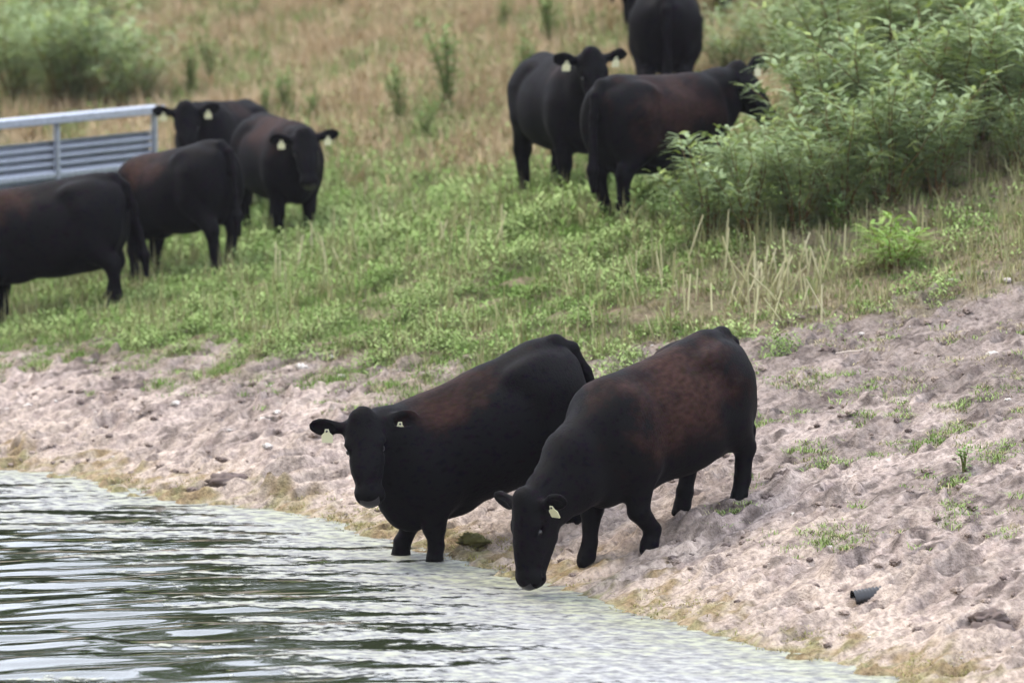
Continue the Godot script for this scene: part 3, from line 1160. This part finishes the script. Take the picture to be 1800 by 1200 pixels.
	for k in tl.size() - 1:
		f.cap(tl[k], tl[k + 1], [0.056, 0.044, 0.034, 0.03, 0.05][k], [0.044, 0.034, 0.03, 0.05, 0.025][k], 0.03)
	var got := f.surface(s.get("cell", 0.023))
	var mb := MB.new()
	mb.v = got[0]
	mb.n = got[1]
	mb.i = got[2]
	var coat := noise(s.seed, 3.2, 3)
	var fur := noise(s.seed + 9, 26.0, 2)
	var fold := noise(s.seed + 4, 6.0, 2)
	var brown: Array = s.get("brown", [0.1, 1.1, 0.35, 0.28, 0.8])
	var black := Color(0.0050, 0.0046, 0.0054)
	var rust := Color(0.026, 0.0135, 0.0105)
	mb.c.resize(mb.v.size())
	for i in mb.v.size():
		var p := mb.v[i]
		var d := Vector2((p.x - brown[0]) / brown[2], (p.y - brown[1]) / brown[3]).length()
		var t: float = smoothstep(1.35, 0.1, d + coat.get_noise_3dv(p) * 0.8) * brown[4]
		if p.x > 0.8 or p.y < 0.45: t *= 0.15
		var c := black.lerp(rust, clampf(t + coat.get_noise_3dv(p * 1.7 + Vector3(9, 0, 0)) * 0.10, 0.0, 1.0))
		c = c * (1.0 + 0.55 * fur.get_noise_3d(p.x * 0.5, p.y, p.z))
		c.a = 1.0
		mb.c[i] = c
		mb.v[i] = p + mb.n[i] * ((coat.get_noise_3dv(p * 0.8) * 0.011 + fold.get_noise_3d(p.x * 2.2, p.y * 0.5, p.z) * 0.006 * smoothstep(0.3, 0.6, p.x)) + fur.get_noise_3dv(p) * 0.0012)
	part("body", mb.mesh(), mats.hide, o)
	# eyes, nose pad, ear tags
	for sg in [-1.0, 1.0]:
		var e := SphereMesh.new()
		e.radius = 0.021
		e.height = 0.042
		e.radial_segments = 12
		e.rings = 6
		var eye := part("eye", e, eye_mat(), o)
		eye.position = hp.call(0.175, -0.022, 0.096 * sg)
	var np := MB.new()
	np.col = Color(0.012, 0.0115, 0.014)
	for j in 7:
		for i in 9:
			var a := lerpf(-1.0, 1.0, i / 8.0)
			var b := lerpf(-1.0, 1.0, j / 6.0)
			var q := Vector3(0.0, b * 0.034, a * 0.058 * (1.0 - 0.25 * maxf(-b, 0.0)))
			var e2 := Vector3(0.072 + 0.004, 0.075 + 0.004, 0.088 + 0.004)
			var yy := (q.y + 0.010) / e2.y
			var zz := q.z / e2.z
			var xx := sqrt(maxf(1.0 - yy * yy - zz * zz, 0.05))
			np.add(hp.call(0.4355 + xx * e2.x - 0.004 * (a * a + b * b), -0.075 + q.y + 0.010, q.z), hb * Vector3(xx / e2.x, yy / e2.y, zz / e2.z).normalized())
	for j in 6:
		for i in 8:
			np.quad(j * 9 + i, j * 9 + i + 1, j * 9 + i + 10, j * 9 + i + 9)
	part("nose_pad", np.mesh(), mats.nose, o)
	var tags: Array = s.get("tags", [1.0, 1.0])
	for k in 2:
		if tags[k] <= 0.0: continue
		var eb: Basis = ear_at[k][1]
		var at: Vector3 = ear_at[k][0] + eb * Vector3(0.13, 0.0, 0.036)
		var down := (back.basis * Vector3.DOWN).normalized()
		var face := eb.z
		var dn := (down - face * down.dot(face)).normalized()
		if tags[k] < 0.9: dn = (dn + eb.x * 0.3).normalized()
		var side := dn.cross(face)
		var tb := Basis(side, -dn, face)
		var tm := ear_tag_mesh()
		var tg := part("ear_tag", tm, mats.tag, o)
		tg.transform = Transform3D(tb, at + dn * 0.012)

var _eye: StandardMaterial3D
func eye_mat() -> StandardMaterial3D:
	if _eye == null:
		_eye = StandardMaterial3D.new()
		_eye.albedo_color = lin(0.008, 0.007, 0.007)
		_eye.roughness = 0.3
	return _eye

var _tag: ArrayMesh
func ear_tag_mesh() -> ArrayMesh:
	if _tag: return _tag
	var mb := MB.new()
	mb.col = Color(0.62, 0.60, 0.40)
	var out := [[-0.012, 0.012], [0.012, 0.012], [0.018, -0.012], [0.037, -0.03], [0.037, -0.078], [0.032, -0.083], [-0.032, -0.083], [-0.037, -0.078], [-0.037, -0.03], [-0.018, -0.012]]
	for z in [0.0025, -0.0025]:
		var sg := 1.0 if z > 0.0 else -1.0
		var m := mb.add(Vector3(0, -0.04, z), Vector3(0, 0, sg))
		for q in out: mb.add(Vector3(q[0], q[1], z), Vector3(0, 0, sg))
		for k in out.size():
			var b := m + 1 + k
			var c := m + 1 + (k + 1) % out.size()
			if sg > 0.0: mb.tri(m, b, c)
			else: mb.tri(m, c, b)
	for k in out.size():
		var p := Vector3(out[k][0], out[k][1], 0)
		var q := Vector3(out[(k + 1) % out.size()][0], out[(k + 1) % out.size()][1], 0)
		mb.flat_quad(p + Vector3(0, 0, 0.0025), q + Vector3(0, 0, 0.0025), q - Vector3(0, 0, 0.0025), p - Vector3(0, 0, 0.0025))
	mb.col = Color(0.05, 0.05, 0.05)
	mb.tube([Vector3(0, 0, 0.0), Vector3(0, 0, 0.009)], [0.009, 0.007], 8)
	_tag = mb.mesh()
	return _tag

func make_cattle() -> void:
	# the pair at the water
	make_cow({name = "cow", label = "black cow with rusty flanks bending its head to drink at the water's edge", seed = 101, x = 1.19, z = -32.12, y = 0.23, yaw = 225.0, pitch = -15.0, size = 1.06, cell = 0.0135,
		poll = Vector3(1.28, 0.76, 0.0), face = Vector3(-0.12, -1.0, 0.22), crown = Vector3(-0.75, 0.2, 0.65), ears = [0.1, 0.2], tags = [0, 1], arch = Vector3(0.0, 0.03, 0.0),
		feet = [0.10, -0.17, 0.2, -0.05], raise = [0.0, 0.0, 0.0, 0.0], bend = [0.0, 0.25], brown = [0.0, 1.08, 0.55, 0.34, 1.0]})
	make_cow({name = "cow", label = "black cow standing with forelegs in the water, head raised towards the viewer", seed = 102, x = 0.10, z = -32.9, y = 0.01, yaw = 197.0, pitch = -24.0, size = 1.1, cell = 0.0135,
		poll = Vector3(0.68, 1.33, -0.16), face = Vector3(0.10, -1.0, 0.62), crown = Vector3(-0.1, 0.4, 1.0), ears = [0.1, -0.1], tags = [1, 1],
		feet = [0.13, -0.02, 0.1, -0.05], brown = [0.12, 1.2, 0.32, 0.16, 0.9]})
	# the group by the feeder
	make_cow({name = "cow", label = "black cow in profile beside the feeder, hindquarters and hanging tail in view", seed = 103, x = -4.33, z = -43.4, y = 0.54, yaw = 172.0, pitch = -12.0, size = 1.07,
		poll = Vector3(1.18, 1.0, 0.0), face = Vector3(-0.8, -0.7, 0.0), feet = [0, 0.1, 0.02, -0.08], brown = [0.25, 1.18, 0.3, 0.16, 0.8]})
	make_cow({name = "cow", label = "black cow with a rusty shoulder standing between the profile cow and the one facing out", seed = 104, x = -3.17, z = -44.3, yaw = 140.0, pitch = -13.0, size = 0.98,
		poll = Vector3(1.14, 0.86, 0.0), face = Vector3(-0.9, -0.8, -0.3), feet = [0.05, 0, 0.02, -0.1], sway = -0.1, brown = [0.18, 1.15, 0.35, 0.2, 0.9]})
	make_cow({name = "cow", label = "black cow facing the viewer over green weeds, rusty back, yellow ear tags", seed = 105, x = -2.38, z = -46.2, yaw = -68.0, pitch = -3.0, size = 0.98,
		poll = Vector3(0.90, 1.20, 0.05), face = Vector3(0.12, -0.85, 0.55), crown = Vector3(0, 0.5, 0.8), ears = [0.15, 0.0], brown = [0.1, 1.15, 0.45, 0.25, 1.0]})
	make_cow({name = "cow", label = "black cow at the end of the feeder, head up with both ears spread", seed = 106, x = -3.08, z = -48.2, yaw = -112.0, pitch = 1.0, size = 1.0,
		poll = Vector3(0.88, 1.22, 0.0), face = Vector3(0.05, -0.9, 0.5), crown = Vector3(0, 0.5, 0.8), ears = [0.2, 0.3], brown = [0.0, 1.2, 0.3, 0.1, 0.4]})
	# the group at the thicket
	make_cow({name = "cow", label = "black cow looking over the rump of the cow behind the feathery shrub", seed = 107, x = 0.50, z = -44.0, yaw = -70.0, pitch = -2.0, size = 1.06,
		poll = Vector3(0.90, 1.36, 0.10), face = Vector3(0.22, -0.85, 0.45), crown = Vector3(0.2, 0.5, 0.8), ears = [0.25, 0.0], brown = [0.3, 1.2, 0.25, 0.1, 0.4]})
	make_cow({name = "cow", label = "brown-tinged black cow standing half behind the feathery shrub, seen from behind", seed = 108, x = 1.33, z = -41.6, y = 1.69, yaw = 46.0, pitch = -2.0, size = 1.05,
		poll = Vector3(0.93, 1.30, 0.06), face = Vector3(0.55, -0.6, 0.42), crown = Vector3(0.2, 0.8, 0.5), ears = [0.3, 0.3], feet = [0, 0, 0.0, 0.1], brown = [-0.1, 1.0, 0.6, 0.35, 0.75]})
	make_cow({name = "cow", label = "black cow seen from the rear, standing uphill of the half-hidden cow", seed = 109, x = 1.68, z = -49.6, yaw = 87.0, pitch = 5.0, size = 1.12,
		poll = Vector3(1.25, 0.75, 0.0), face = Vector3(0.0, -0.8, -0.6), brown = [0.1, 1.2, 0.4, 0.2, 0.6]})
	var far := hit(1205, 52)
	make_cow({name = "cow", label = "black cow farthest up the bank, only its legs showing", seed = 110, x = far.x, z = far.z, yaw = 8.0, pitch = 0.0, size = 1.05,
		poll = Vector3(1.2, 1.2, 0.0), face = Vector3(0.8, -0.6, 0.0), brown = [0.1, 1.2, 0.4, 0.2, 0.6]})

# ---------------------------------------------------------------- small things
func lump(r: RandomNumberGenerator, rad: Vector3, rough: float, c: Color) -> ArrayMesh:
	var n := noise(r.randi() % 9999, 2.4 / rad.x, 4, 0.6)
	var mb := MB.new()
	var rows := 14
	var cols := 22
	for j in rows + 1:
		for i in cols:
			var th := PI * j / rows
			var ph := TAU * i / cols
			var d := Vector3(sin(th) * cos(ph), cos(th), sin(th) * sin(ph))
			var k := 1.0 + n.get_noise_3dv(d * rad.x) * rough
			mb.col = c * (1.0 + 0.3 * n.get_noise_3dv(d * rad.x * 2.0 + Vector3.ONE))
			mb.add(d * rad * k, d)
	for j in rows:
		for i in cols:
			var a := j * cols + i
			var b := j * cols + (i + 1) % cols
			mb.quad(a, a + cols, b + cols, b)
	for q in mb.v.size():
		var j := q / cols
		var i := q % cols
		var a := mb.v[mini(j + 1, rows) * cols + i] - mb.v[maxi(j - 1, 0) * cols + i]
		var b := mb.v[j * cols + (i + 1) % cols] - mb.v[j * cols + (i + cols - 1) % cols]
		var nn := a.cross(b)
		if nn.length() > 1e-9:
			nn = nn.normalized()
			mb.n[q] = nn if nn.dot(mb.v[q]) > 0.0 else -nn
	return mb.mesh()

func make_small_things() -> void:
	var r := RandomNumberGenerator.new()
	r.seed = 63
	# clods of wet mud
	var dark := Color(0.115, 0.09, 0.08)
	for q in [[1377, 850, 0.085, 0.075, "rounded brown mud clod on the bank behind the drinking cow"], [400, 852, 0.16, 0.07, "wide dark mud lump near the waterline, left of the wading cow"], [1735, 1125, 0.17, 0.08, "big wet mud lump in the trampled corner by the pond"], [1740, 1092, 0.12, 0.06, "dark turned clod lying against the big wet mud lump"], [830, 962, 0.11, 0.05, "mossy dark clod in the shallows between the drinking and wading cows"]]:
		var e := hit(q[0], q[1])
		var o := part("mud_clod", lump(r, Vector3(q[2], q[3], q[2] * 0.8), 0.7, Color(0.10, 0.095, 0.035) if q[4].begins_with("mossy") else dark), mats.stem, self)
		o.position = e + Vector3(0, q[3] * 0.3, 0)
		tag(o, q[4], "clod")
	# loose crumbs of mud, nobody's to count
	var crumbs := []
	for k in 3800:
		var v := r.randf_range(-13.0, 6.8)
		var u := r.randf_range(0.15, mud_edge(v) + 1.0)
		if n_patch.get_noise_2d(u * 3.0, v * 3.0 + 20.0) + r.randfn() * 0.3 < 0.0: continue
		var t := put_at(u, v, pow(r.randf(), 2.0) * 1.5 + 0.35, r, 0.7)
		crumbs.append([t, Color(0.30, 0.24, 0.20).lerp(Color(0.13, 0.10, 0.09), r.randf()) if r.randf() < 0.93 else Color(0.5, 0.46, 0.42)])
	scatter("mud_crumbs", "loose crumbs of dried mud over the trampled bank", "mud", [lump(r, Vector3(0.025, 0.02, 0.022), 0.9, Color.WHITE), lump(r, Vector3(0.03, 0.018, 0.02), 0.9, Color.WHITE)], crumbs, mats.stem)
	# pale straw stalks
	var stalks := []
	for k in 5:
		var mb := MB.new()
		mb.col = Color(0.40, 0.38, 0.21).lerp(Color(0.46, 0.42, 0.28), r.randf())
		var kink := Vector3(r.randfn() * 0.02, 0, r.randfn() * 0.02)
		mb.tube([Vector3(0, -0.04, 0), Vector3(0, 0.5, 0) + kink, Vector3(0, 1.0, 0) + kink * 2.2], [0.011, 0.010, 0.008], 6)
		stalks.append(mb.mesh())
	for q in [[1395, 510, 46, 0.5, "dense stand of pale straw stalks left of the bright green weed"], [1290, 545, 16, 0.6, "loose pale straw stalks below the feathery shrub, by the drinking cow's rump"], [660, 430, 14, 0.5, "pale straw stalks in the turf right of the cow facing out"], [545, 485, 10, 0.4, "few pale stalks standing below the cow facing out"], [1190, 500, 12, 0.6, "thin scatter of straw stalks below the cows at the thicket"], [800, 440, 9, 0.5, "sparse straw stalks on the bank between the two herds"]]:
		var c := hit(q[0], q[1])
		var o := thing("straw_stalks", q[4], "stalks", c)
		for k in q[2]:
			var p := c + Vector3(r.randfn() * q[3] * 0.55, 0, r.randfn() * q[3] * 0.9)
			p.y = ground(p.x, p.z)
			var s := part("stalk", stalks[k % 5], mats.grass, o)
			var b := Basis(Vector3(r.randfn(), 0, r.randfn()).normalized(), absf(r.randfn()) * 0.35)
			s.transform = Transform3D(b.scaled_local(Vector3(0.8, r.randf_range(0.15, 0.42), 0.8)), p - c)
	# black ribbed drain pipe poking out of the mud
	var e := hit(1528, 1048)
	var pipe := thing("drain_pipe", "black ribbed plastic pipe end half buried in the mud", "pipe", e)
	var pb := MB.new()
	var pts := []
	var rad := []
	for k in 41:
		pts.append(Vector3(-0.11 + 0.22 * k / 40.0, 0, 0))
		rad.append(0.058 + 0.006 * cos(k / 40.0 * TAU * 9.0))
	pb.tube(pts, rad, 20, false)
	for k in 41: rad[k] -= 0.008
	pb.tube(pts, rad, 20, false)
	var bar := part("pipe_wall", pb.mesh(), mats.plastic, pipe)
	bar.rotation = Vector3(0.0, 0.25, 0.12)
	bar.position = Vector3(0, -0.015, 0)
	# a bleached twig and a pale stone
	var tw := MB.new()
	tw.col = Color(0.42, 0.36, 0.30)
	tw.tube([Vector3(-0.13, 0.0, 0.05), Vector3(-0.03, 0.012, 0.03), Vector3(0.05, 0.01, -0.02), Vector3(0.15, 0.03, -0.06)], [0.006, 0.007, 0.006, 0.004], 6)
	var twig := part("twig", tw.mesh(), mats.stem, self)
	twig.position = hit(1498, 632) + Vector3(0, 0.01, 0)
	tag(twig, "bleached twig lying on the mud right of the drinking cow's rump", "twig")
	for q in [[600, 663, 0.04, "white stone at the grass edge above the wading cow"], [1772, 505, 0.035, "pale stone on the dark soil under the dry grass"]]:
		var s := part("stone", lump(r, Vector3(q[2], q[2] * 0.6, q[2] * 0.8), 0.5, Color(0.48, 0.43, 0.40)), mats.stem, self)
		s.position = hit(q[0], q[1]) + Vector3(0, 0.015, 0)
		tag(s, q[3], "stone")
